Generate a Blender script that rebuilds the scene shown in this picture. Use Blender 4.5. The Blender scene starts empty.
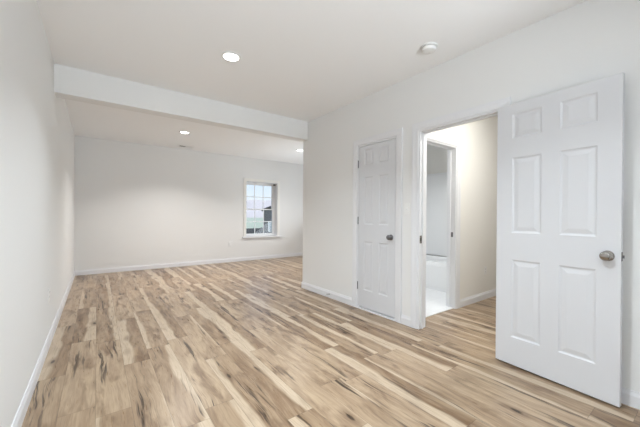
import bpy, bmesh, math, random
from mathutils import Vector, Matrix, Euler

SC = bpy.context.scene
COL = SC.collection
PI = math.pi

# ------------------------------------------------------------------ camera
H = 1.165
F_PX, YAW, ROLL, PITCH, CY = 300.26, 0.6384, 0.0069, -0.0034, 216.62
cam = bpy.data.cameras.new('camera')
cam_ob = bpy.data.objects.new('camera', cam)
COL.objects.link(cam_ob)
cam.sensor_fit = 'HORIZONTAL'
cam.sensor_width = 36.0
cam.lens = F_PX * 36.0 / 640.0
cam.shift_y = (CY - 213.5) / 640.0
cam.clip_start = 0.03
cam.clip_end = 2000
_fw = Vector((math.sin(YAW), math.cos(YAW), 0))
_rt = Vector((math.cos(YAW), -math.sin(YAW), 0))
_up = Vector((0, 0, 1))
_fw, _up = _fw * math.cos(PITCH) + _up * math.sin(PITCH), _up * math.cos(PITCH) - _fw * math.sin(PITCH)
_r2 = _rt * math.cos(ROLL) + _up * math.sin(ROLL)
_u2 = _up * math.cos(ROLL) - _rt * math.sin(ROLL)
m = Matrix((_r2, _u2, -_fw)).transposed().to_4x4()
m.translation = Vector((0, 0, H))
cam_ob.matrix_world = m
SC.camera = cam_ob

# ------------------------------------------------------------------ exposure and view
SC.view_settings.view_transform = 'Standard'
SC.view_settings.look = 'None'
SC.view_settings.exposure = 0.45
SC.view_settings.gamma = 1.0
SC.view_settings.use_curve_mapping = False

# ------------------------------------------------------------------ sky, sun and lamp levels
SKY_STRENGTH = 0.88
SUN_STRENGTH = 3.0
LAMP_NEAR = 14.5        # recessed ceiling lamps in the main room
LAMP_FAR = 18.0         # recessed ceiling lamps beyond the beam
LAMP_HALL = 16
LAMP_BATH = 11.0
CEILING_FILL = 76.0
CEILING_FILL_FAR = 27.0
     # far one: added fill lamp beyond the beam         # near one: added fill lamp behind the camera
LAMP_COL = (0.85, 0.935, 1.0)
LAMP_COL_FAR = (1.0, 0.975, 0.95)
FILL_COL = (0.87, 0.94, 1.0)
LAMP_SPREAD = 125

world = bpy.data.worlds.new('sky')
SC.world = world
world.use_nodes = True
wn = world.node_tree.nodes
wl = world.node_tree.links
wn.clear()
w_out = wn.new('ShaderNodeOutputWorld')
w_bg = wn.new('ShaderNodeBackground')
w_tc = wn.new('ShaderNodeTexCoord')
w_sep = wn.new('ShaderNodeSeparateXYZ')
w_ramp = wn.new('ShaderNodeValToRGB')
wl.new(w_tc.outputs['Generated'], w_sep.inputs[0])
wl.new(w_sep.outputs['Z'], w_ramp.inputs[0])
cr = w_ramp.color_ramp
cr.elements[0].position = 0.02
cr.elements[0].color = (0.86, 0.90, 0.96, 1)
cr.elements[1].position = 0.35
cr.elements[1].color = (0.42, 0.62, 0.95, 1)
e = cr.elements.new(0.10)
e.color = (0.68, 0.80, 0.96, 1)
wl.new(w_ramp.outputs[0], w_bg.inputs['Color'])
w_bg.inputs['Strength'].default_value = SKY_STRENGTH
wl.new(w_bg.outputs[0], w_out.inputs[0])

sun = bpy.data.lights.new('sun', 'SUN')
sun.energy = SUN_STRENGTH
sun.angle = math.radians(1.0)
sun.color = (1.0, 0.96, 0.9)
sun_ob = bpy.data.objects.new('sun', sun)
COL.objects.link(sun_ob)
sun_ob.rotation_euler = (math.radians(32), 0, math.radians(-12))   # high sun from behind the camera

# room measures
XL, XR, YF, YW, YB = -0.343, 2.663, -2.6, 4.05, 7.289
ZC, ZB = 2.64, 2.362
XE = 5.30                 # far right wall of the area beyond the beam
WT = 0.115                # thin wall
YH = 2.02                 # hall wall face
HX2, HY1 = 6.4, 0.78      # hall end wall and near wall

fill = bpy.data.lights.new('ceiling_fill', 'AREA')
fill.shape = 'RECTANGLE'
fill.size, fill.size_y = 1.50, 1.7
fill.energy = CEILING_FILL
fill.color = FILL_COL
fill.spread = math.radians(112)
fill_ob = bpy.data.objects.new('ceiling_fill', fill)
COL.objects.link(fill_ob)
fill_ob.location = (0.80, YF + 0.03, 1.10)
fill_ob.rotation_euler = (math.radians(90 + 52), 0, 0)     # added fill lamp, aimed towards +Y and up at the ceiling

fill2 = bpy.data.lights.new('ceiling_fill_far', 'AREA')
fill2.shape = 'RECTANGLE'
fill2.size, fill2.size_y = 1.6, 1.95
fill2.energy = CEILING_FILL_FAR
fill2.color = FILL_COL
fill2_ob = bpy.data.objects.new('ceiling_fill_far', fill2)
COL.objects.link(fill2_ob)
fill2_ob.location = (XE - 0.03, 5.65, 1.05)
fill2_ob.rotation_euler = (math.radians(90 + 52), 0, math.radians(90))     # added fill lamp, aimed towards -X and up at the ceiling


# ------------------------------------------------------------------ materials
def new_mat(name):
    mt = bpy.data.materials.new(name)
    mt.use_nodes = True
    nt = mt.node_tree
    return mt, nt, nt.nodes['Principled BSDF']


def plain(name, col, rough=0.5, metal=0.0, bump=0.0, bscale=300.0, var=0.0, spec=0.5):
    mt, nt, b = new_mat(name)
    b.inputs['Base Color'].default_value = (*col, 1)
    b.inputs['Roughness'].default_value = rough
    b.inputs['Metallic'].default_value = metal
    b.inputs['Specular IOR Level'].default_value = spec
    tc = nt.nodes.new('ShaderNodeTexCoord')
    nz = nt.nodes.new('ShaderNodeTexNoise')
    nz.inputs['Scale'].default_value = bscale
    nz.inputs['Detail'].default_value = 3
    nt.links.new(tc.outputs['Object'], nz.inputs['Vector'])
    if bump:
        bp = nt.nodes.new('ShaderNodeBump')
        bp.inputs['Strength'].default_value = bump
        bp.inputs['Distance'].default_value = 0.002
        nt.links.new(nz.outputs['Fac'], bp.inputs['Height'])
        nt.links.new(bp.outputs[0], b.inputs['Normal'])
    if var:
        mx = nt.nodes.new('ShaderNodeMix')
        mx.data_type = 'RGBA'
        mx.inputs['A'].default_value = (*[c * (1 - var) for c in col], 1)
        mx.inputs['B'].default_value = (*[min(1, c * (1 + var)) for c in col], 1)
        nt.links.new(nz.outputs['Fac'], mx.inputs['Factor'])
        nt.links.new(mx.outputs['Result'], b.inputs['Base Color'])
    return mt


M = {}
M['wall'] = plain('wall_paint', (0.82, 0.82, 0.812), 0.75, bump=0.06, bscale=220, spec=0.25)
M['hall'] = plain('hall_paint', (0.85, 0.835, 0.80), 0.75, bump=0.06, bscale=220, spec=0.25)
M['ceiling'] = plain('ceiling_paint', (0.925, 0.93, 0.935), 0.85, bump=0.05, bscale=180, spec=0.2)
M['trim'] = plain('trim_paint', (0.80, 0.805, 0.825), 0.38, bump=0.02, bscale=60)
M['door'] = plain('door_paint', (0.70, 0.71, 0.735), 0.42, bump=0.03, bscale=90)
M['plastic'] = plain('white_plastic', (0.85, 0.85, 0.84), 0.4)
M['nickel'] = plain('satin_nickel', (0.36, 0.34, 0.32), 0.18, metal=1.0, var=0.05, bscale=80)
M['darkmetal'] = plain('aged_nickel', (0.20, 0.20, 0.21), 0.4, metal=0.9, var=0.05, bscale=80)
M['dark'] = plain('dark_slot', (0.05, 0.05, 0.05), 0.7)
M['cavity'] = plain('duct_grey', (0.16, 0.15, 0.15), 0.8)
M['vinyl'] = plain('window_vinyl', (0.88, 0.89, 0.90), 0.35)
M['cream'] = plain('window_casing_paint', (0.86, 0.85, 0.81), 0.45)
M['tub'] = plain('tub_acrylic', (0.88, 0.89, 0.90), 0.18)
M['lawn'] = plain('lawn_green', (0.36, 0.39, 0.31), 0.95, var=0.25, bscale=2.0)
M['hill'] = plain('hill_haze', (0.47, 0.43, 0.44), 1.0, var=0.08, bscale=0.05)  # paleness of the hazy air is put into the base colour
M['siding'] = plain('grey_siding', (0.075, 0.08, 0.09), 0.8, var=0.08, bscale=1.0)
M['shingle'] = plain('dark_shingle', (0.06, 0.06, 0.065), 0.9, var=0.2, bscale=4.0)
M['fence'] = plain('fence_grey', (0.06, 0.063, 0.072), 0.8, var=0.15, bscale=5.0)
M['patio'] = plain('patio_concrete', (0.55, 0.54, 0.52), 0.9, var=0.08, bscale=4.0)
M['rubber'] = plain('white_rubber', (0.75, 0.75, 0.74), 0.6)
M['steel'] = plain('spring_steel', (0.45, 0.45, 0.45), 0.3, metal=1.0)


def make_glass():
    mt = bpy.data.materials.new('window_glass')
    mt.use_nodes = True
    nt = mt.node_tree
    nt.nodes.clear()
    o = nt.nodes.new('ShaderNodeOutputMaterial')
    tr = nt.nodes.new('ShaderNodeBsdfTransparent')
    tr.inputs[0].default_value = (0.96, 0.975, 0.97, 1)
    gl = nt.nodes.new('ShaderNodeBsdfGlossy')
    gl.inputs['Roughness'].default_value = 0.02
    fr = nt.nodes.new('ShaderNodeFresnel')
    fr.inputs[0].default_value = 1.45
    mx = nt.nodes.new('ShaderNodeMixShader')
    nt.links.new(fr.outputs[0], mx.inputs[0])
    nt.links.new(tr.outputs[0], mx.inputs[1])
    nt.links.new(gl.outputs[0], mx.inputs[2])
    nt.links.new(mx.outputs[0], o.inputs[0])
    return mt


M['glass'] = make_glass()


def make_lens():
    mt, nt, b = new_mat('lit_lens')
    b.inputs['Base Color'].default_value = (0.9, 0.9, 0.88, 1)
    b.inputs['Emission Color'].default_value = (1, 0.98, 0.94, 1)
    b.inputs['Emission Strength'].default_value = 6.0
    return mt


M['lens'] = make_lens()


def make_floor():
    """Hickory-look vinyl planks laid along Y: plank 0.175 m wide, 1.22 m long, staggered at random."""
    mt, nt, b = new_mat('hickory_planks')
    N, L = nt.nodes, nt.links
    tc = N.new('ShaderNodeTexCoord')
    sp = N.new('ShaderNodeSeparateXYZ')
    L.new(tc.outputs['Object'], sp.inputs[0])

    def math_(op, a, bb=None, c=None):
        n = N.new('ShaderNodeMath')
        n.operation = op
        for i, v in enumerate((a, bb, c)):
            if v is None:
                continue
            if isinstance(v, (int, float)):
                n.inputs[i].default_value = v
            else:
                L.new(v, n.inputs[i])
        return n.outputs[0]

    def comb(x, y, z=0.0):
        n = N.new('ShaderNodeCombineXYZ')
        for i, v in enumerate((x, y, z)):
            if isinstance(v, (int, float)):
                n.inputs[i].default_value = v
            else:
                L.new(v, n.inputs[i])
        return n.outputs[0]

    def white(v, out='Value'):
        n = N.new('ShaderNodeTexWhiteNoise')
        n.noise_dimensions = '3D'
        L.new(v, n.inputs['Vector'])
        return n.outputs[out]

    def noise(v, scale=1.0, detail=4.0, rough=0.55, dist=0.0):
        n = N.new('ShaderNodeTexNoise')
        n.inputs['Scale'].default_value = scale
        n.inputs['Detail'].default_value = detail
        n.inputs['Roughness'].default_value = rough
        n.inputs['Distortion'].default_value = dist
        L.new(v, n.inputs['Vector'])
        return n.outputs['Fac']

    def step(v, lo, hi):
        n = N.new('ShaderNodeMapRange')
        n.interpolation_type = 'SMOOTHSTEP'
        L.new(v, n.inputs[0])
        n.inputs[1].default_value = lo
        n.inputs[2].default_value = hi
        return n.outputs[0]

    def mix(f, a, bb):
        n = N.new('ShaderNodeMix')
        n.data_type = 'RGBA'
        if isinstance(f, (int, float)):
            n.inputs['Factor'].default_value = f
        else:
            L.new(f, n.inputs['Factor'])
        for key, v in (('A', a), ('B', bb)):
            if isinstance(v, tuple):
                n.inputs[key].default_value = (*v, 1)
            else:
                L.new(v, n.inputs[key])
        return n.outputs['Result']

    X, Y = sp.outputs['X'], sp.outputs['Y']
    PW, PL = 0.176, 1.22
    xs = math_('DIVIDE', math_('ADD', X, 5.28 + 0.004), PW)
    ix = math_('FLOOR', xs)
    fx = math_('FRACT', xs)
    off = white(comb(ix, 3.7, 1.3))
    ys = math_('ADD', math_('DIVIDE', math_('ADD', Y, 20.0), PL), math_('MULTIPLY', off, 7.31))
    iy = math_('FLOOR', ys)
    fy = math_('FRACT', ys)
    pid = comb(ix, iy, 0.5)
    r1 = white(pid)
    wc = N.new('ShaderNodeSeparateColor')
    L.new(white(pid, 'Color'), wc.inputs[0])
    r2, r3, r4 = wc.outputs[0], wc.outputs[1], wc.outputs[2]
    ox = math_('MULTIPLY', r2, 37.0)
    oy = math_('MULTIPLY', r3, 53.0)
    lx = math_('MULTIPLY', fx, PW)                     # metres across the plank
    # slow wander of the grain along the plank
    wob = noise(comb(math_('ADD', math_('MULTIPLY', X, 2.0), ox), math_('ADD', math_('MULTIPLY', Y, 1.6), oy), r4), 1.0, 2.0)
    gx = math_('ADD', lx, math_('MULTIPLY', math_('SUBTRACT', wob, 0.5), 0.11))
    gx = math_('ADD', gx, ox)
    gy = math_('ADD', Y, oy)
    # broad figure, fine grain
    fig = noise(comb(math_('MULTIPLY', gx, 17.0), math_('MULTIPLY', gy, 1.7), r4), 1.0, 5.0, 0.65, 0.4)
    fine = noise(comb(math_('MULTIPLY', gx, 150.0), math_('MULTIPLY', gy, 5.0), r1), 1.0, 3.0, 0.6)
    heart = mix(step(fig, 0.34, 0.62), FLOOR_COL[0], FLOOR_COL[1])
    tone = mix(r1, FLOOR_COL[2], FLOOR_COL[3])
    heart = mix(0.5, heart, tone)
    # pale sapwood along one side of most planks
    side = math_('GREATER_THAN', r4, 0.5)
    fxx = math_('ABSOLUTE', math_('SUBTRACT', fx, side))
    edge = math_('ADD', fxx, math_('MULTIPLY', math_('SUBTRACT', wob, 0.5), 0.75))
    edge = math_('ADD', edge, math_('MULTIPLY', math_('SUBTRACT', r2, 0.5), 0.7))
    sapm = math_('SUBTRACT', 1.0, step(edge, 0.08, 0.24))
    sapcol = mix(fig, FLOOR_COL[4], FLOOR_COL[5])
    colr = mix(sapm, heart, sapcol)
    cloud = noise(comb(math_('ADD', math_('MULTIPLY', fx, 1.6), ox), math_('ADD', math_('MULTIPLY', Y, 2.4), oy), r2), 1.0, 3.0, 0.6, 0.5)
    colr = mix(math_('MULTIPLY', math_('MULTIPLY', step(cloud, 0.50, 0.70), 0.62), math_('SUBTRACT', 1.0, math_('MULTIPLY', sapm, 0.7))), colr, FLOOR_COL[6])
    # fine grain lines
    colr2 = mix(step(fine, 0.44, 0.70), colr, mix(0.72, FLOOR_COL[6], colr))
    # dark mineral streaks in some stretches
    smask = noise(comb(math_('ADD', math_('MULTIPLY', fx, 2.2), oy), math_('ADD', math_('MULTIPLY', Y, 1.1), ox), r1), 1.0, 2.0)
    sline = noise(comb(math_('MULTIPLY', gx, 42.0), math_('MULTIPLY', gy, 1.7), r2), 1.0, 4.0, 0.66, 0.35)
    st = math_('MULTIPLY', step(smask, 0.50, 0.62), step(sline, 0.51, 0.60))
    st = math_('MULTIPLY', st, math_('SUBTRACT', 1.0, math_('MULTIPLY', sapm, 0.75)))
    colr3 = mix(math_('MULTIPLY', st, 0.88), colr2, FLOOR_COL[7])
    # knots
    vo = N.new('ShaderNodeTexVoronoi')
    vo.feature = 'F1'
    vo.inputs['Scale'].default_value = 1.0
    L.new(comb(math_('ADD', math_('MULTIPLY', gx, 7.0), 0.0), math_('MULTIPLY', gy, 2.6), r3), vo.inputs['Vector'])
    vs = N.new('ShaderNodeSeparateColor')
    L.new(vo.outputs['Color'], vs.inputs[0])
    have = math_('GREATER_THAN', vs.outputs[0], 0.50)
    kd = math_('ADD', vo.outputs['Distance'], math_('MULTIPLY', math_('SUBTRACT', fine, 0.5), 0.12))
    core = math_('MULTIPLY', have, math_('SUBTRACT', 1.0, step(kd, 0.055, 0.12)))
    halo = math_('MULTIPLY', have, math_('SUBTRACT', 1.0, step(kd, 0.08, 0.34)))
    colr4 = mix(math_('MULTIPLY', halo, 0.55), colr3, FLOOR_COL[6])
    colr5 = mix(math_('MULTIPLY', core, 0.9), colr4, FLOOR_COL[7])
    # joints
    ex = math_('MINIMUM', fx, math_('SUBTRACT', 1.0, fx))
    ey = math_('MINIMUM', fy, math_('SUBTRACT', 1.0, fy))
    jx = math_('LESS_THAN', math_('MULTIPLY', ex, PW), 0.0012)
    jy = math_('LESS_THAN', math_('MULTIPLY', ey, PL), 0.0014)
    jj = math_('MAXIMUM', jx, jy)
    fin = mix(math_('MULTIPLY', jj, 0.45), colr5, FLOOR_COL[7])
    L.new(fin, b.inputs['Base Color'])
    rr = math_('ADD', 0.24, math_('MULTIPLY', fine, 0.10))
    L.new(rr, b.inputs['Roughness'])
    b.inputs['Specular IOR Level'].default_value = 0.5
    bp = N.new('ShaderNodeBump')
    bp.inputs['Strength'].default_value = 0.08
    bp.inputs['Distance'].default_value = 0.002
    hh = math_('SUBTRACT', fine, jj)
    L.new(hh, bp.inputs['Height'])
    L.new(bp.outputs[0], b.inputs['Normal'])
    return mt


FLOOR_COL = [
    (0.190, 0.110, 0.058),  # 0 heartwood dark
    (0.42, 0.305, 0.195),   # 1 heartwood light
    (0.185, 0.112, 0.060),  # 2 plank tone low
    (0.50, 0.382, 0.262),   # 3 plank tone high
    (0.46, 0.355, 0.245),   # 4 sapwood
    (0.57, 0.458, 0.335),   # 5 sapwood light
    (0.125, 0.068, 0.034),  # 6 grain brown
    (0.036, 0.020, 0.012),  # 7 mineral streak
]
M['floor'] = make_floor()


def make_tile():
    mt, nt, b = new_mat('white_tile')
    tc = nt.nodes.new('ShaderNodeTexCoord')
    br = nt.nodes.new('ShaderNodeTexBrick')
    br.offset = 0
    br.inputs['Scale'].default_value = 1.0
    br.inputs['Brick Width'].default_value = 0.3
    br.inputs['Row Height'].default_value = 0.3
    br.inputs['Mortar Size'].default_value = 0.003
    br.inputs['Color1'].default_value = (0.84, 0.85, 0.86, 1)
    br.inputs['Color2'].default_value = (0.82, 0.83, 0.84, 1)
    br.inputs['Mortar'].default_value = (0.74, 0.74, 0.74, 1)
    nt.links.new(tc.outputs['Object'], br.inputs['Vector'])
    nt.links.new(br.outputs['Color'], b.inputs['Base Color'])
    b.inputs['Roughness'].default_value = 0.3
    return mt


M['tile'] = make_tile()


# ------------------------------------------------------------------ mesh helpers
def bm_new():
    return bmesh.new()


def add_box(bm, x0, x1, y0, y1, z0, z1):
    v = [bm.verts.new(c) for c in ((x0, y0, z0), (x1, y0, z0), (x1, y1, z0), (x0, y1, z0),
                                   (x0, y0, z1), (x1, y0, z1), (x1, y1, z1), (x0, y1, z1))]
    for f in ((3, 2, 1, 0), (4, 5, 6, 7), (0, 1, 5, 4), (1, 2, 6, 5), (2, 3, 7, 6), (3, 0, 4, 7)):
        bm.faces.new([v[i] for i in f])


def add_prism(bm, profile, a, b, axes):
    """profile: list of (p, q) closed outline; swept from a to b along the third axis.
    axes: function (p, q, t) -> xyz"""
    n = len(profile)
    va = [bm.verts.new(axes(p, q, a)) for p, q in profile]
    vb = [bm.verts.new(axes(p, q, b)) for p, q in profile]
    for i in range(n):
        j = (i + 1) % n
        bm.faces.new((va[i], va[j], vb[j], vb[i]))
    bm.faces.new(va[::-1])
    bm.faces.new(vb)


def add_lathe(bm, prof, axis=Vector((0, 0, 1)), origin=Vector((0, 0, 0)), n=28):
    """prof: list of (radius, distance along axis)."""
    axis = Vector(axis).normalized()
    origin = Vector(origin)
    a = axis.orthogonal().normalized()
    c = axis.cross(a)
    rings = []
    for r, h in prof:
        if r < 1e-6:
            rings.append([bm.verts.new(origin + axis * h)])
        else:
            rings.append([bm.verts.new(origin + axis * h + (a * math.cos(2 * PI * k / n) + c * math.sin(2 * PI * k / n)) * r)
                          for k in range(n)])
    for A, B in zip(rings, rings[1:]):
        for k in range(n):
            j = (k + 1) % n
            if len(A) == 1 and len(B) == 1:
                continue
            if len(A) == 1:
                bm.faces.new((A[0], B[k], B[j]))
            elif len(B) == 1:
                bm.faces.new((A[k], A[j], B[0]))
            else:
                bm.faces.new((A[k], A[j], B[j], B[k]))


def bevel_all(bm, w, seg=2):
    bmesh.ops.bevel(bm, geom=list(bm.edges), offset=w, segments=seg, affect='EDGES', profile=0.5)


def obj(name, bm, mat, parent=None, smooth=False, kind=None, label=None, cat=None, group=None, loc=None, rot=None):
    bmesh.ops.recalc_face_normals(bm, faces=list(bm.faces))
    me = bpy.data.meshes.new(name)
    bm.to_mesh(me)
    bm.free()
    me.materials.append(mat)
    if smooth:
        for p in me.polygons:
            p.use_smooth = True
        try:
            me.set_sharp_from_angle(angle=math.radians(35))
        except Exception:
            pass
    o = bpy.data.objects.new(name, me)
    COL.objects.link(o)
    if parent is not None:
        o.parent = parent
    if loc is not None:
        o.location = loc
    if rot is not None:
        o.rotation_euler = rot
    tag(o, label, cat, group, kind)
    return o


def empty(name, loc=(0, 0, 0), rot=(0, 0, 0), label=None, cat=None, group=None, kind=None, parent=None):
    o = bpy.data.objects.new(name, None)
    o.empty_display_size = 0.1
    COL.objects.link(o)
    o.location = loc
    o.rotation_euler = rot
    if parent is not None:
        o.parent = parent
    tag(o, label, cat, group, kind)
    return o


def tag(o, label=None, cat=None, group=None, kind=None):
    if label:
        o['label'] = label
    if cat:
        o['category'] = cat
    if group:
        o['group'] = group
    if kind:
        o['kind'] = kind


def boxes(name, lst, mat, **kw):
    bm = bm_new()
    for b in lst:
        add_box(bm, *b)
    return obj(name, bm, mat, **kw)


ST = dict(kind='structure')

# ------------------------------------------------------------------ room shell
# openings
CL0, CL1, CLH = 2.163, 2.787, 2.05       # closet doorway on the right wall (y range, head height)
DW0, DW1, DWH = 1.100, 1.885, 2.052      # doorway to the hall
BX0, BX1, BH = 2.93, 3.64, 2.045         # bathroom doorway in the hall wall (x range)
WX0, WX1, WZ0, WZ1 = 3.06, 3.955, 0.61, 2.035   # window opening in the back wall
GX0, GX1, GZ1 = -0.05, 1.65, 2.06         # opening for the added patio door in the front wall

boxes('floor', [(XL - 0.2, XE + 1.3, YF - 0.25, YB + 0.3, -0.05, 0.0)], M['floor'],
      label='light brown hickory plank floor with dark streaks and knots', cat='floor', **ST)
boxes('ceiling', [(XL - 0.2, XE + 1.3, YF - 0.25, YB + 0.3, ZC, ZC + 0.05)], M['ceiling'],
      label='flat pale ceiling over the whole room', cat='ceiling', **ST)
boxes('wall_left', [(XL - 0.12, XL, YF - 0.2, YB + 0.27, 0, ZC)], M['wall'],
      label='long bare pale wall at the left edge', cat='wall', **ST)
bm = bm_new()
yb0, yb1 = YB, YB + 0.26
add_box(bm, XL, WX0, yb0, yb1, 0, ZC)
add_box(bm, WX1, XE + 0.12, yb0, yb1, 0, ZC)
add_box(bm, WX0, WX1, yb0, yb1, 0, WZ0)
add_box(bm, WX0, WX1, yb0, yb1, WZ1, ZC)
obj('wall_back', bm, M['wall'], label='far pale wall holding the small window', cat='wall', **ST)
bm = bm_new()
x0, x1 = XR, XR + WT
add_box(bm, x0, x1, YF, DW0, 0, ZC)
add_box(bm, x0, x1, DW0, DW1, DWH, ZC)
add_box(bm, x0, x1, DW1, CL0, 0, ZC)
add_box(bm, x0, x1, CL0, CL1, CLH, ZC)
add_box(bm, x0, x1, CL1, YW, 0, ZC)
add_box(bm, x1, XE, YW - WT, YW, 0, ZC)
obj('wall_right', bm, M['wall'], label='pale wall on the right with the closet door and the open doorway', cat='wall', **ST)
PY0, PY1 = 4.80, 6.50
boxes('wall_far_right', [(XE, XE + 0.12, YW - WT, PY0, 0, ZC), (XE, XE + 0.12, PY1, YB, 0, ZC), (XE, XE + 0.12, PY0, PY1, GZ1, ZC)], M['wall'],
      label='side wall of the far area hidden behind the right wall', cat='wall', **ST)
bm = bm_new()
add_box(bm, XL, GX0, YF - 0.16, YF, 0, ZC)
add_box(bm, GX1, XR + WT, YF - 0.16, YF, 0, ZC)
add_box(bm, GX0, GX1, YF - 0.16, YF, GZ1, ZC)
obj('wall_front', bm, M['wall'], label='wall behind the viewer with the added glass patio door', cat='wall', **ST)
boxes('light_block_wall', [(1.85, XR, -0.66, -0.55, 0, ZC)], M['wall'],
      label='short added wall behind the viewer that blocks fill light, out of view', cat='wall', **ST)  # unseen wall added to keep fill light off the open door's shadow
boxes('ceiling_beam', [(XL, XR, 3.93, 4.105, ZB, ZC)], M['wall'],
      label='boxed pale beam crossing the ceiling between the two areas', cat='beam', **ST)
# hall and bathroom
bm = bm_new()
add_box(bm, XR + WT, BX0, YH, YH + WT, 0, ZC)
add_box(bm, BX0, BX1, YH, YH + WT, BH, ZC)
add_box(bm, BX1, HX2, YH, YH + WT, 0, ZC)
obj('wall_hall', bm, M['hall'], label='cream hall wall seen through the open doorway', cat='wall', **ST)
boxes('wall_hall_near', [(XR + WT, HX2, HY1 - WT, HY1, 0, ZC)], M['hall'],
      label='near side wall of the hall hidden by the open door', cat='wall', **ST)
boxes('wall_hall_end', [(HX2, HX2 + WT, HY1 - WT, YH + WT, 0, ZC)], M['hall'],
      label='end wall of the hall out of view', cat='wall', **ST)
TX = 5.02
boxes('wall_bath', [(TX, TX + WT, YH + WT, YW - WT, 0, ZC)], M['hall'],
      label='bathroom wall above the bathtub', cat='wall', **ST)
boxes('wall_closet', [(2.875, 2.925, YH + WT, 2.95, 0, ZC), (XR + WT, 2.875, 2.90, 2.95, 0, ZC)], M['hall'],
      label='inner walls of the closet behind the closed door', cat='wall', **ST)
boxes('floor_bath', [(2.925, TX, YH + WT, YW - WT, 0.0, 0.008), (XR + WT, 2.925, 2.95, YW - WT, 0.0, 0.008),
                     (BX0 + 0.016, BX1 - 0.016, YH + 0.02, YH + WT, 0.0, 0.008)], M['tile'],
      label='white bathroom floor past the inner doorway', cat='floor', **ST)

# ------------------------------------------------------------------ baseboards
BBH, BBT = 0.098, 0.014
BB_PROF = [(0, 0), (BBT, 0), (BBT, 0.068), (BBT - 0.002, 0.076), (0.008, 0.086), (0.006, BBH), (0, BBH)]


def baseboard(name, fixed, a, b, axis, sgn, mat, label):
    """axis 'y': runs along y at x = fixed and sticks out by sgn; axis 'x' likewise."""
    bm = bm_new()
    if axis == 'y':
        add_prism(bm, BB_PROF, a, b, lambda p, q, t: (fixed + sgn * p, t, q))
    else:
        add_prism(bm, BB_PROF, a, b, lambda p, q, t: (t, fixed + sgn * p, q))
    return obj(name, bm, mat, label=label, cat='baseboard', **ST)


T = M['trim']
baseboard('baseboard_left', XL, YF, YB, 'y', 1, T, 'white baseboard along the long left wall')
baseboard('baseboard_back', YB, XL + BBT, XE, 'x', -1, T, 'white baseboard along the far wall under the window')
baseboard('baseboard_right', XR, CL1 + 0.078, YW + BBT, 'y', -1, T, 'white baseboard from the wall end to the closet door')
baseboard('baseboard_right', XR, DW1 + 0.078, CL0 - 0.078, 'y', -1, T, 'short white baseboard between the closet and the doorway')
baseboard('baseboard_right', XR, YF, DW0 - 0.078, 'y', -1, T, 'white baseboard behind the open door')
baseboard('baseboard_end', YW, XR - BBT, XE, 'x', 1, T, 'white baseboard around the corner of the right wall')
baseboard('baseboard_hall', YH, BX1 + 0.078, HX2, 'x', -1, T, 'white baseboard on the cream hall wall')

# ------------------------------------------------------------------ door casings
CW, CT = 0.075, 0.016
# casing outline: (distance outwards from the opening edge, thickness)
CAS = [(0, 0), (0, 0.009), (0.010, 0.013), (0.022, 0.011), (0.045, 0.013), (0.058, CT), (CW, CT), (CW, 0)]


def casing(name, a, b, h, place, mat, parent=None, **kw):
    """three mitred casing boards around an opening from a to b along t, head at h; place(t, depth, z)"""
    bm = bm_new()
    n = len(CAS)
    rows = []
    for (t, z, dt, dz) in ((a, 0, -1, 0), (a, h, -1, 1), (b, h, 1, 1), (b, 0, 1, 0)):
        rows.append([bm.verts.new(place(t + dt * w, d, z + dz * w)) for w, d in CAS])
    for A, B in zip(rows, rows[1:]):
        for i in range(n):
            j = (i + 1) % n
            bm.faces.new((A[i], A[j], B[j], B[i]))
    bm.faces.new(rows[0])
    bm.faces.new(rows[-1][::-1])
    return obj(name, bm, mat, parent=parent, **kw)


def jamb_set(name, a, b, h, place, depth, mat, parent, stop=None):
    """lining of the opening: two side jambs and a head, with a door stop"""
    bm = bm_new()
    th = 0.016

    def bx(t0, t1, d0, d1, z0, z1):
        vs = [bm.verts.new(place(t, d, z)) for z in (z0, z1) for (t, d) in ((t0, d0), (t1, d0), (t1, d1), (t0, d1))]
        for f in ((3, 2, 1, 0), (4, 5, 6, 7), (0, 1, 5, 4), (1, 2, 6, 5), (2, 3, 7, 6), (3, 0, 4, 7)):
            bm.faces.new([vs[i] for i in f])
    bx(a, a + th, -depth - 0.001, 0.002, 0, h)
    bx(b - th, b, -depth - 0.001, 0.002, 0, h)
    bx(a + th, b - th, -depth - 0.001, 0.002, h - th, h)
    if stop is not None:
        s0, s1 = stop
        bx(a + th, a + th + 0.011, s0, s1, 0, h - th)
        bx(b - th - 0.011, b - th, s0, s1, 0, h - th)
        bx(a + th + 0.011, b - th - 0.011, s0, s1, h - th - 0.011, h - th)
    return obj(name, bm, mat, parent=parent)


PR = lambda t, d, z: (XR - d, t, z)          # on the right wall, facing the room
PH = lambda t, d, z: (t, YH - d, z)          # on the hall wall, facing the hall

tr1 = casing('trim_1', DW0, DW1, DWH, PR, T, label='white casing around the open doorway to the hall', cat='door frame', **ST)
jamb_set('jamb', DW0, DW1, DWH, PR, WT, T, tr1, stop=(-0.060, -0.038))
bm = bm_new()
add_box(bm, XR + 0.004, XR + 0.044, DW1 - 0.0175, DW1 - 0.0155, 0.885, 0.965)
sp = obj('strike_plate', bm, M['nickel'], parent=tr1, label='nickel strike plate on the jamb')
bm = bm_new()
add_box(bm, XR + 0.014, XR + 0.032, DW1 - 0.0185, DW1 - 0.0172, 0.908, 0.942)
obj('latch_hole', bm, M['dark'], parent=sp)

tr2 = casing('trim_2', CL0, CL1, CLH, PR, T, label='white casing around the closed closet door', cat='door frame', **ST)
jamb_set('jamb', CL0, CL1, CLH, PR, WT, T, tr2, stop=(-0.060, -0.040))
bm = bm_new()
add_box(bm, XR - 0.012, XR + WT, CL0 + 0.001, CL1 - 0.001, 0.0, 0.018)
obj('threshold', bm, T, parent=tr2)

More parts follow.
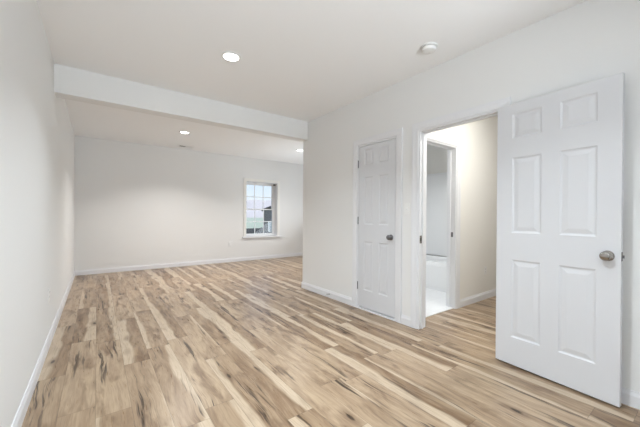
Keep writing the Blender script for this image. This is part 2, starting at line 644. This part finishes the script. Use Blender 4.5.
tr3 = casing('trim_3', BX0, BX1, BH, PH, T, label='white casing around the inner bathroom doorway', cat='door frame', **ST)
jamb_set('jamb', BX0, BX1, BH, PH, WT, T, tr3, stop=(-0.085, -0.062))
bm = bm_new()
add_box(bm, BX1 - 0.0178, BX1 - 0.0155, YH + 0.030, YH + 0.058, 0.905, 0.965)
obj('strike_plate', bm, M['darkmetal'], parent=tr3, label='dark strike plate on the jamb')


# ------------------------------------------------------------------ six-panel doors
PANEL_ROWS = [(0.215, 0.82), (1.03, 1.615), (1.765, 1.955)]


def slab_mesh(w, h, t, stile, mull):
    """hollow six-panel slab; local x along the width, y the thickness (0 = front face, t = back), z up"""
    pw = (w - 2 * stile - mull) / 2
    cols = [(stile, stile + pw), (stile + pw + mull, w - stile)]
    xs = [0, cols[0][0], cols[0][1], cols[1][0], cols[1][1], w]
    zs = [0] + [z for r in PANEL_ROWS for z in r] + [h]
    bm = bm_new()
    for face in (0, 1):
        y0 = 0.0 if face == 0 else t
        s = 1 if face == 0 else -1        # inwards
        vv = {}

        def V(x, d, z):
            key = (round(x, 5), round(d, 5), round(z, 5))
            if key not in vv:
                vv[key] = bm.verts.new((x, y0 + s * d, z))
            return vv[key]
        for i in range(5):
            for k in range(len(zs) - 1):
                a, b, c, d = xs[i], xs[i + 1], zs[k], zs[k + 1]
                if i in (1, 3) and k in (1, 3, 5):
                    steps = [(0, 0), (0.004, 0.003), (0.010, 0.006), (0.015, 0.0066), (0.020, 0.0062), (0.044, 0.0018), (0.047, 0.0015)]
                    rings = [[V(a + o, dd, c + o), V(b - o, dd, c + o), V(b - o, dd, d - o), V(a + o, dd, d - o)] for o, dd in steps]
                    for A, B in zip(rings, rings[1:]):
                        for q in range(4):
                            bm.faces.new((A[q], A[(q + 1) % 4], B[(q + 1) % 4], B[q]))
                    bm.faces.new(rings[-1])
                else:
                    bm.faces.new((V(a, 0, c), V(b, 0, c), V(b, 0, d), V(a, 0, d)))
        if face == 0:
            front = dict(vv)
        else:
            back = dict(vv)
    # rim
    def rim(pts):
        for p, q in zip(pts, pts[1:]):
            f = lambda dct, pt: dct[(round(pt[0], 5), 0.0, round(pt[1], 5))]
            bm.faces.new((f(front, p), f(front, q), f(back, q), f(back, p)))
    rim([(x, 0) for x in xs])
    rim([(x, h) for x in xs])
    rim([(0, z) for z in zs])
    rim([(w, z) for z in zs])
    return bm


KNOB = [(0.0, 0.0), (0.0325, 0.0), (0.0325, 0.004), (0.029, 0.008), (0.016, 0.0105), (0.0125, 0.014), (0.012, 0.022)]
KNOB_HEAD = [(0.012, 0.022), (0.017, 0.0265), (0.0245, 0.033), (0.0285, 0.041), (0.0285, 0.047), (0.025, 0.054), (0.017, 0.0585), (0.0, 0.060)]


def add_knob(parent, x, y, z, dirn, mat, label):
    bm = bm_new()
    add_lathe(bm, KNOB_HEAD, axis=(0, dirn, 0), origin=(x, y, z))
    bm2 = bm_new()
    add_lathe(bm2, KNOB, axis=(0, dirn, 0), origin=(x, y, z))
    k = obj('knob', bm, mat, parent=parent, smooth=True, label=label)
    obj('rosette', bm2, mat, parent=k, smooth=True)
    return k


def add_hinge(parent, x, y, z, mat):
    """knuckle barrel standing at (x, y), centred at height z"""
    bm = bm_new()
    for k in range(3):
        add_lathe(bm, [(0, 0), (0.0055, 0), (0.0055, 0.0285), (0, 0.0285)], origin=(x, y, z - 0.045 + k * 0.030), n=14)
    add_lathe(bm, [(0, 0), (0.007, 0), (0.007, 0.003), (0.003, 0.006), (0, 0.006)], origin=(x, y, z + 0.0445), n=14)
    return obj('hinge', bm, mat, parent=parent, smooth=True)


# open door, swung right back along the wall
DOOR_W = 0.737
th = math.radians(5.0)
hx, hy = 2.616, 1.107
# local +x runs from the hinge to the free edge, local y = 0 is the face seen; local +y points to the wall
dvec = Vector((-math.sin(th), -math.cos(th), 0))
rotz = math.atan2(dvec.y, dvec.x)
d1 = empty('door_1', (hx, hy, 0.012), (0, 0, rotz), label='white six-panel door standing open, folded back against the wall', cat='door', **ST)
obj('slab', slab_mesh(DOOR_W, 2.034, 0.035, 0.114, 0.111), M['door'], parent=d1)
kx = DOOR_W - 0.060
KZ = 0.915
add_knob(d1, kx, 0.0, KZ, -1, M['nickel'], 'satin nickel round knob')
add_knob(d1, kx, 0.035, KZ, 1, M['nickel'], 'satin nickel knob on the wall side')
bm = bm_new()
add_box(bm, DOOR_W - 0.001, DOOR_W + 0.0015, 0.005, 0.030, KZ - 0.028, KZ + 0.028)
lt = obj('latch_plate', bm, M['darkmetal'], parent=d1, label='dark metal latch plate on the door edge')
bm = bm_new()
add_prism(bm, [(0.010, 0), (0.025, 0), (0.025, 0.003), (0.012, 0.012), (0.010, 0.012)], KZ - 0.009, KZ + 0.009,
          lambda p, q, t: (DOOR_W + 0.001 + q, p, t))
obj('latch_bolt', bm, M['darkmetal'], parent=lt)
for z in (0.27, 1.02, 1.80):
    add_hinge(d1, -0.006, 0.031, z, M['nickel'])

# closet door, shut: hinges on the far side
CW_ = CL1 - CL0 - 0.032 - 0.006
d2 = empty('door_2', (XR - 0.001, CL1 - 0.019, 0.030), (0, 0, -PI / 2), label='narrow white six-panel closet door, shut, with dark hinges on its left', cat='door', **ST)
obj('slab', slab_mesh(CW_, 1.998, 0.035, 0.100, 0.095), M['door'], parent=d2)
add_knob(d2, CW_ - 0.058, 0.0, 0.895, -1, M['darkmetal'], 'dark nickel round knob')
for z in (0.255, 1.075, 1.785):
    add_hinge(d2, -0.002, -0.006, z, M['darkmetal'])

# ------------------------------------------------------------------ window in the far wall
w1 = empty('window_1', ((WX0 + WX1) / 2, YB, WZ0), label='small white gridded double-hung window in the far wall', cat='window', **ST)


def wbox(name, lst, mat, parent=w1, bev=0.0, **kw):
    bm = bm_new()
    off = Vector(((WX0 + WX1) / 2, YB, WZ0))
    for b in lst:
        add_box(bm, b[0] - off.x, b[1] - off.x, b[2] - off.y, b[3] - off.y, b[4] - off.z, b[5] - off.z)
    return obj(name, bm, mat, parent=parent, **kw)


CS = 0.07
wbox('casing', [(WX0 - CS, WX0, YB - 0.014, YB, WZ0, WZ1 + CS), (WX1, WX1 + CS, YB - 0.014, YB, WZ0, WZ1 + CS),
                (WX0, WX1, YB - 0.014, YB, WZ1, WZ1 + CS)], M['cream'])
wbox('sill', [(WX0 - CS - 0.04, WX1 + CS + 0.04, YB - 0.055, YB, WZ0 - 0.028, WZ0),
              (WX0, WX1, YB, YB + 0.16, WZ0 - 0.001, WZ0 + 0.004)], M['trim'])
wbox('return_lining', [(WX0, WX0 + 0.006, YB, YB + 0.17, WZ0, WZ1), (WX1 - 0.006, WX1, YB, YB + 0.17, WZ0, WZ1),
                       (WX0, WX1, YB, YB + 0.17, WZ1 - 0.006, WZ1)], M['trim'])
fy0, fy1 = YB + 0.165, YB + 0.245
FB = 0.036
wbox('frame', [(WX0, WX0 + FB, fy0, fy1, WZ0, WZ1), (WX1 - FB, WX1, fy0, fy1, WZ0, WZ1),
               (WX0 + FB, WX1 - FB, fy0, fy1, WZ0, WZ0 + FB), (WX0 + FB, WX1 - FB, fy0, fy1, WZ1 - FB, WZ1)], M['vinyl'])
gx0, gx1, gz0, gz1 = WX0 + FB, WX1 - FB, WZ0 + FB, WZ1 - FB
zm = (gz0 + gz1) / 2


def sash(name, z0, z1, ya):
    s = 0.030
    yb_ = ya + 0.03
    o = wbox(name, [(gx0, gx0 + s, ya, yb_, z0, z1), (gx1 - s, gx1, ya, yb_, z0, z1),
                    (gx0 + s, gx1 - s, ya, yb_, z0, z0 + s), (gx0 + s, gx1 - s, ya, yb_, z1 - s, z1)], M['vinyl'])
    a, b, c, d = gx0 + s, gx1 - s, z0 + s, z1 - s
    bars = []
    for k in (1, 2):
        x = a + (b - a) * k / 3
        bars.append((x - 0.009, x + 0.009, ya + 0.008, ya + 0.022, c, d))
    bars.append((a, b, ya + 0.0085, ya + 0.0215, (c + d) / 2 - 0.009, (c + d) / 2 + 0.009))
    g = wbox('grid', bars, M['vinyl'], parent=o)
    p = wbox('pane', [(a - 0.004, b + 0.004, ya + 0.013, ya + 0.017, c - 0.004, d + 0.004)], M['glass'], parent=o)
    return o


# children of a sash are placed in the window's frame of reference too
sash('upper_sash', zm - 0.015, gz1, fy0 + 0.042)
sash('lower_sash', gz0, zm + 0.015, fy0 + 0.008)
wbox('blind_bracket', [(WX1 - 0.05, WX1 - 0.006, YB + 0.10, YB + 0.15, WZ1 - 0.055, WZ1 - 0.02)], M['cavity'], label='small grey blind bracket in the top corner')

# added patio doors out of view, housing the fill lamps: one behind the viewer, one at the right of the far area


def added_patio_door(name, loc, rotz, hw, label):
    pd = empty(name, loc, (0, 0, rotz), label=label, cat='door', **ST)
    bm = bm_new()
    for a, b, c, d in ((-hw, -hw + 0.06, 0, GZ1), (hw - 0.06, hw, 0, GZ1), (-hw + 0.06, hw - 0.06, 0, 0.06), (-hw + 0.06, hw - 0.06, GZ1 - 0.06, GZ1), (-0.04, 0.04, 0.06, GZ1 - 0.06)):
        add_box(bm, a, b, -0.04, 0.04, c, d)
    obj('frame', bm, M['vinyl'], parent=pd)
    bm = bm_new()
    add_box(bm, -hw + 0.06, -0.04, -0.01, -0.004, 0.06, GZ1 - 0.06)
    obj('pane', bm, M['glass'], parent=pd)
    bm = bm_new()
    add_box(bm, 0.04, hw - 0.06, 0.004, 0.01, 0.06, GZ1 - 0.06)
    obj('pane', bm, M['glass'], parent=pd)


added_patio_door('added_door_3', ((GX0 + GX1) / 2, YF - 0.08, 0), 0, (GX1 - GX0) / 2, 'added sliding glass patio door in the wall behind the viewer, out of view')
added_patio_door('added_door_4', (XE + 0.06, (PY0 + PY1) / 2, 0), PI / 2, (PY1 - PY0) / 2, 'added sliding glass patio door at the hidden right side of the far area')


# ------------------------------------------------------------------ ceiling lamps
def recessed(x, y, watts, label, col=None, spread=LAMP_SPREAD):
    r = empty('recessed_light', (x, y, ZC), label=label, cat='ceiling light', group='recessed ceiling lights')
    bm = bm_new()
    add_lathe(bm, [(0.068, 0.0), (0.092, 0.0), (0.0925, -0.004), (0.086, -0.010), (0.074, -0.012), (0.068, -0.009), (0.068, 0.0)], n=40)
    obj('trim_ring', bm, M['plastic'], parent=r, smooth=True)
    bm = bm_new()
    add_lathe(bm, [(0.070, -0.006), (0.066, -0.009), (0.045, -0.011), (0.0, -0.012)], n=40)
    obj('lens', bm, M['lens'], parent=r, smooth=True)
    la = bpy.data.lights.new('recessed_lamp', 'AREA')
    la.shape = 'DISK'
    la.size = 0.13
    la.energy = watts
    la.spread = math.radians(spread)
    la.color = col or (LAMP_COL_FAR if y > 4 else LAMP_COL)
    lo = bpy.data.objects.new('recessed_lamp', la)
    COL.objects.link(lo)
    lo.parent = r
    lo.location = (0, 0, -0.0135)
    return r


recessed(0.995, 2.745, LAMP_NEAR, 'large bright round light in the near ceiling, in front of the beam')
recessed(0.972, 0.87, LAMP_NEAR * 1.4, 'round ceiling light in front of the open door, out of view')
recessed(0.972, -1.03, LAMP_NEAR * 0.1, 'added round ceiling light near the added patio door, out of view')  # unseen lamp added for more light in the near room
recessed(1.25, 5.76, LAMP_FAR * 1.2, 'round ceiling light beyond the beam, beside the small vent')
recessed(3.665, 5.715, LAMP_FAR * 0.8, 'round ceiling light beyond the beam at the end of the right wall')
recessed(3.5, 1.05, LAMP_HALL, 'added round ceiling light in the hall, out of view', (0.98, 0.97, 0.93), 180)  # unseen lamp added to brighten the hall
recessed(3.45, 2.95, LAMP_BATH, 'added round ceiling light in the bathroom, out of view', (0.95, 0.98, 1.0))  # unseen lamp added to brighten the bathroom

# smoke detector
sd = empty('smoke_detector', (2.312, 1.542, ZC), label='white round smoke detector on the ceiling near the right wall', cat='smoke detector')
bm = bm_new()
add_lathe(bm, [(0.0, 0), (0.070, 0), (0.071, -0.006), (0.069, -0.012), (0.064, -0.013)], n=44)
obj('mounting_base', bm, M['plastic'], parent=sd, smooth=True)
bm = bm_new()
add_lathe(bm, [(0.058, -0.012), (0.062, -0.016), (0.061, -0.030), (0.056, -0.038), (0.044, -0.042), (0.024, -0.0435), (0.0, -0.044)], n=44)
obj('cover', bm, M['plastic'], parent=sd, smooth=True)
bm = bm_new()
add_lathe(bm, [(0, 0), (0.010, 0), (0.010, -0.003), (0, -0.0035)], origin=(0.020, 0.012, -0.0425), n=18)
obj('test_button', bm, M['rubber'], parent=sd, smooth=True)
bm = bm_new()
add_lathe(bm, [(0.0585, -0.0125), (0.0620, -0.0150), (0.0590, -0.0165)], n=44)
obj('vent_slot', bm, M['cavity'], parent=sd, smooth=True)

# ceiling vent
cv = empty('ceiling_vent', (1.535, 6.95, ZC), label='small white slotted air vent on the ceiling near the far wall', cat='air vent')
VL, VW = 0.155, 0.070
bm = bm_new()
for a, b, c, d in ((-VL, VL, -VW, -VW + 0.022), (-VL, VL, VW - 0.022, VW), (-VL, -VL + 0.022, -VW + 0.022, VW - 0.022), (VL - 0.022, VL, -VW + 0.022, VW - 0.022), (-0.008, 0.008, -VW + 0.022, VW - 0.022)):
    add_box(bm, a, b, c, d, -0.008, -0.0005)
obj('frame', bm, M['plastic'], parent=cv)
bm = bm_new()
add_box(bm, -VL + 0.02, VL - 0.02, -VW + 0.02, VW - 0.02, -0.0015, -0.0003)
obj('duct_opening', bm, M['cavity'], parent=cv)
for side in (-1, 1):
    for k in range(9):
        x = side * (0.016 + k * 0.0145)
        bm = bm_new()
        tilt = side * 0.006
        add_prism(bm, [(x - 0.001, -0.0018), (x + 0.001, -0.0018), (x + tilt + 0.001, -0.0078), (x + tilt - 0.001, -0.0078)], -VW + 0.022, VW - 0.022,
                  lambda p, q, t: (p, t, q))
        obj('slat', bm, M['plastic'], parent=cv)


# ------------------------------------------------------------------ switches and outlets
def outlet(loc, rotz, label):
    """local y = 0 is the wall face, the plate sticks out towards -y"""
    r = empty('wall_outlet', loc, (0, 0, rotz), label=label, cat='outlet', group='wall outlets')
    bm = bm_new()
    add_box(bm, -0.035, 0.035, -0.006, 0.0, -0.0575, 0.0575)
    bevel_all(bm, 0.0022)
    obj('plate', bm, M['plastic'], parent=r)
    for s in (-1, 1):
        bm = bm_new()
        add_box(bm, -0.0165, 0.0165, -0.008, -0.004, s * 0.0195 - 0.014, s * 0.0195 + 0.014)
        bevel_all(bm, 0.0015, 1)
        so = obj('socket', bm, M['plastic'], parent=r)
        bm = bm_new()
        for sx in (-0.0065, 0.0065):
            add_box(bm, sx - 0.0012, sx + 0.0012, -0.0084, -0.0078, s * 0.0195 - 0.001, s * 0.0195 + 0.008)
        add_lathe(bm, [(0, 0), (0.0024, 0), (0.0024, 0.0006), (0, 0.0006)], axis=(0, -1, 0), origin=(0, -0.0078, s * 0.0195 - 0.0075), n=12)
        obj('slots', bm, M['dark'], parent=so)
    return r


outlet((XL, 3.55, 0.45), PI / 2, 'white outlet low on the long left wall')
outlet((2.64, YB, 0.45), 0, 'white outlet low on the far wall, left of the window')
outlet((4.42, YH, 0.405), 0, 'white outlet on the cream hall wall, seen through the doorway')

ls = empty('light_switch', (XR, 2.022, 1.242), (0, 0, -PI / 2), label='white light switch between the closet and the open doorway', cat='light switch')
bm = bm_new()
add_box(bm, -0.035, 0.035, -0.006, 0.0, -0.0575, 0.0575)
bevel_all(bm, 0.0022)
obj('plate', bm, M['plastic'], parent=ls)
bm = bm_new()
add_prism(bm, [(-0.006, -0.010), (-0.006, 0.012), (-0.015, 0.010), (-0.016, 0.004)], -0.005, 0.005, lambda p, q, t: (t, p, q))
obj('toggle', bm, M['plastic'], parent=ls)
for s in (-1, 1):
    bm = bm_new()
    add_lathe(bm, [(0, 0), (0.003, 0), (0.0028, 0.001), (0, 0.0014)], axis=(0, -1, 0), origin=(0, -0.006, s * 0.03), n=12)
    obj('screw', bm, M['plastic'], parent=ls, smooth=True)

# spring door stop on the baseboard left of the closet
dst = empty('door_stop', (XR - BBT, 3.337, 0.052), label='small metal door stop on the baseboard left of the closet', cat='door stop')
bm = bm_new()
add_lathe(bm, [(0, 0), (0.011, 0), (0.011, 0.003), (0.006, 0.007), (0, 0.007)], axis=(-1, 0, 0), n=18)
obj('base', bm, M['steel'], parent=dst, smooth=True)
bm = bm_new()
turns, seg = 9, 12
prev = None
nn = turns * seg
for i in range(nn + 1):
    a = 2 * PI * i / seg
    c = Vector((-0.006 - 0.052 * i / nn, 0.0055 * math.cos(a), 0.0055 * math.sin(a)))
    rad = Vector((0, math.cos(a), math.sin(a)))
    ring = [bm.verts.new(c + rad * (0.0015 * math.cos(b)) + Vector((1, 0, 0)) * (0.0015 * math.sin(b))) for b in (0, PI / 2, PI, 3 * PI / 2)]
    if prev:
        for q in range(4):
            bm.faces.new((prev[q], prev[(q + 1) % 4], ring[(q + 1) % 4], ring[q]))
    prev = ring
obj('spring', bm, M['steel'], parent=dst, smooth=True)
bm = bm_new()
add_lathe(bm, [(0, 0), (0.0085, 0), (0.009, 0.004), (0.0085, 0.012), (0.006, 0.015), (0, 0.015)], axis=(-1, 0, 0), origin=(-0.056, 0, 0), n=18)
obj('rubber_tip', bm, M['rubber'], parent=dst, smooth=True)

# ------------------------------------------------------------------ bathroom
ty0, ty1 = YH + WT + 0.006, 3.66
tx0, tx1, tz = 4.27, TX - 0.035, 0.45
bt = empty('bathtub', ((tx0 + tx1) / 2, (ty0 + ty1) / 2, 0.008), label='white bathtub along the bathroom wall, seen through both doorways', cat='bathtub')
cx, cyy = (tx1 - tx0) / 2, (ty1 - ty0) / 2
bm = bm_new()


def rrect(hx_, hy_, r, z, n=6):
    out = []
    for (sx, sy, a0) in ((1, 1, 0), (-1, 1, PI / 2), (-1, -1, PI), (1, -1, 3 * PI / 2)):
        for k in range(n + 1):
            a = a0 + PI / 2 * k / n
            out.append(bm.verts.new((sx * (hx_ - r) + r * math.cos(a), sy * (hy_ - r) + r * math.sin(a), z)))
    return out


rings = [rrect(cx, cyy, 0.01, 0.0), rrect(cx, cyy, 0.01, tz - 0.02), rrect(cx - 0.004, cyy - 0.004, 0.012, tz - 0.010),
         rrect(cx - 0.012, cyy - 0.012, 0.014, tz - 0.008), rrect(cx - 0.065, cyy - 0.065, 0.10, tz - 0.009),
         rrect(cx - 0.080, cyy - 0.085, 0.10, tz - 0.03), rrect(cx - 0.120, cyy - 0.16, 0.12, 0.16), rrect(cx - 0.16, cyy - 0.22, 0.12, 0.11)]
for A, B in zip(rings, rings[1:]):
    n = len(A)
    for i in range(n):
        bm.faces.new((A[i], A[(i + 1) % n], B[(i + 1) % n], B[i]))
bm.faces.new(rings[-1])
obj('basin', bm, M['tub'], parent=bt, smooth=True)
bm = bm_new()
add_lathe(bm, [(0, 0), (0.032, 0), (0.030, 0.004), (0, 0.005)], origin=(0, -cyy + 0.35, 0.110), n=24)
obj('drain', bm, M['steel'], parent=bt, smooth=True)
bm = bm_new()
add_box(bm, -cx - 0.004, -cx + 0.001, -cyy + 0.06, cyy - 0.06, 0.05, tz - 0.07)
bevel_all(bm, 0.002, 1)
obj('apron_panel', bm, M['tub'], parent=bt)

su = empty('shower_surround', (TX, (ty0 + ty1) / 2, tz), label='white wall panels of the tub surround, above the bathtub', cat='shower surround')
bm = bm_new()
zt = 1.50
add_box(bm, -0.034, -0.001, -cyy, cyy, 0.005, zt)
bevel_all(bm, 0.006)
obj('back_panel', bm, M['tub'], parent=su)
for s in (-1, 1):
    bm = bm_new()
    y = s * cyy
    add_box(bm, -0.75, -0.035, min(y, y - s * 0.02), max(y, y - s * 0.02), 0.005, zt)
    bevel_all(bm, 0.005)
    obj('end_panel', bm, M['tub'], parent=su)
bm = bm_new()
add_box(bm, -0.048, -0.0345, -cyy + 0.03, cyy - 0.03, zt - 0.03, zt)
obj('top_ledge', bm, M['tub'], parent=su)

# ------------------------------------------------------------------ outside
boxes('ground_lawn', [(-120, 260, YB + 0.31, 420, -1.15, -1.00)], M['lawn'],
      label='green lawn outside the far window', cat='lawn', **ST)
boxes('ground_added_patio', [(-8, 12, YF - 14, YF - 0.26, -0.16, -0.06)], M['patio'],
      label='added concrete patio outside the added glass door, out of view', cat='patio', **ST)  # unseen ground added to bounce light up through the added door
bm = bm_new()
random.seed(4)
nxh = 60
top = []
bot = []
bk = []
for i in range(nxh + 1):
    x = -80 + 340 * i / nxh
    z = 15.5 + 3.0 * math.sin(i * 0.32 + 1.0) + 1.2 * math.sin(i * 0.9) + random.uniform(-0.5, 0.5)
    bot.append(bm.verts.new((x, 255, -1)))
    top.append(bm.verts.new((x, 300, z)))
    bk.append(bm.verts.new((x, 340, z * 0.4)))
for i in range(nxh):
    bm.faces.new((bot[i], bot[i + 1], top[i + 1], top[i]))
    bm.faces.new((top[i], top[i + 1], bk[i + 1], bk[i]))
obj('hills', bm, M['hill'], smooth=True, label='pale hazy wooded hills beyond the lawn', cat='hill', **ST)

# neighbouring house
nh = empty('neighbour_house', (16.05, 33.0, -1.0), (0, 0, math.radians(-25.8)), label='dark grey gabled house outside the window', cat='house')
bm = bm_new()
add_box(bm, 0, 7.0, 0, 7, 0, 2.75)
obj('wall', bm, M['siding'], parent=nh)
bm = bm_new()
add_prism(bm, [(-0.25, 2.70), (3.5, 4.25), (7.25, 2.70), (7.25, 2.86), (3.5, 4.42), (-0.25, 2.86)], -0.2, 7.2, lambda p, q, t: (p, t, q))
obj('roof', bm, M['shingle'], parent=nh)
bm = bm_new()
add_prism(bm, [(0, 2.75), (3.5, 4.2), (7.0, 2.75)], 0.0, 0.1, lambda p, q, t: (p, t, q))
obj('gable', bm, M['siding'], parent=nh)
bm = bm_new()
add_box(bm, 0.55, 1.35, -0.04, 0.02, 0.2, 1.45)
nw = obj('window', bm, plain('house_window_trim', (0.55, 0.56, 0.58), 0.5), parent=nh)
bm = bm_new()
add_box(bm, 0.63, 1.27, -0.05, -0.035, 0.28, 1.37)
obj('pane', bm, plain('house_pane', (0.30, 0.33, 0.36), 0.1), parent=nw)

# low dark fence
lf = empty('garden_fence', (5.82, 15.0, -1.0), label='low dark board fence outside the window', cat='fence')
bm = bm_new()
for k in range(20):
    add_box(bm, -1.5 + k * 0.148, -1.5 + k * 0.148 + 0.146, 0, 0.02, 0.06, 1.46)
obj('board_panel', bm, M['fence'], parent=lf)
for k in range(3):
    bm = bm_new()
    add_box(bm, -1.5 + k * 1.43, -1.4 + k * 1.43, 0.021, 0.12, 0, 1.5)
    obj('post', bm, M['fence'], parent=lf)
bm = bm_new()
add_box(bm, -1.5, 1.45, 0.021, 0.06, 1.20, 1.28)
obj('rail', bm, M['fence'], parent=lf)
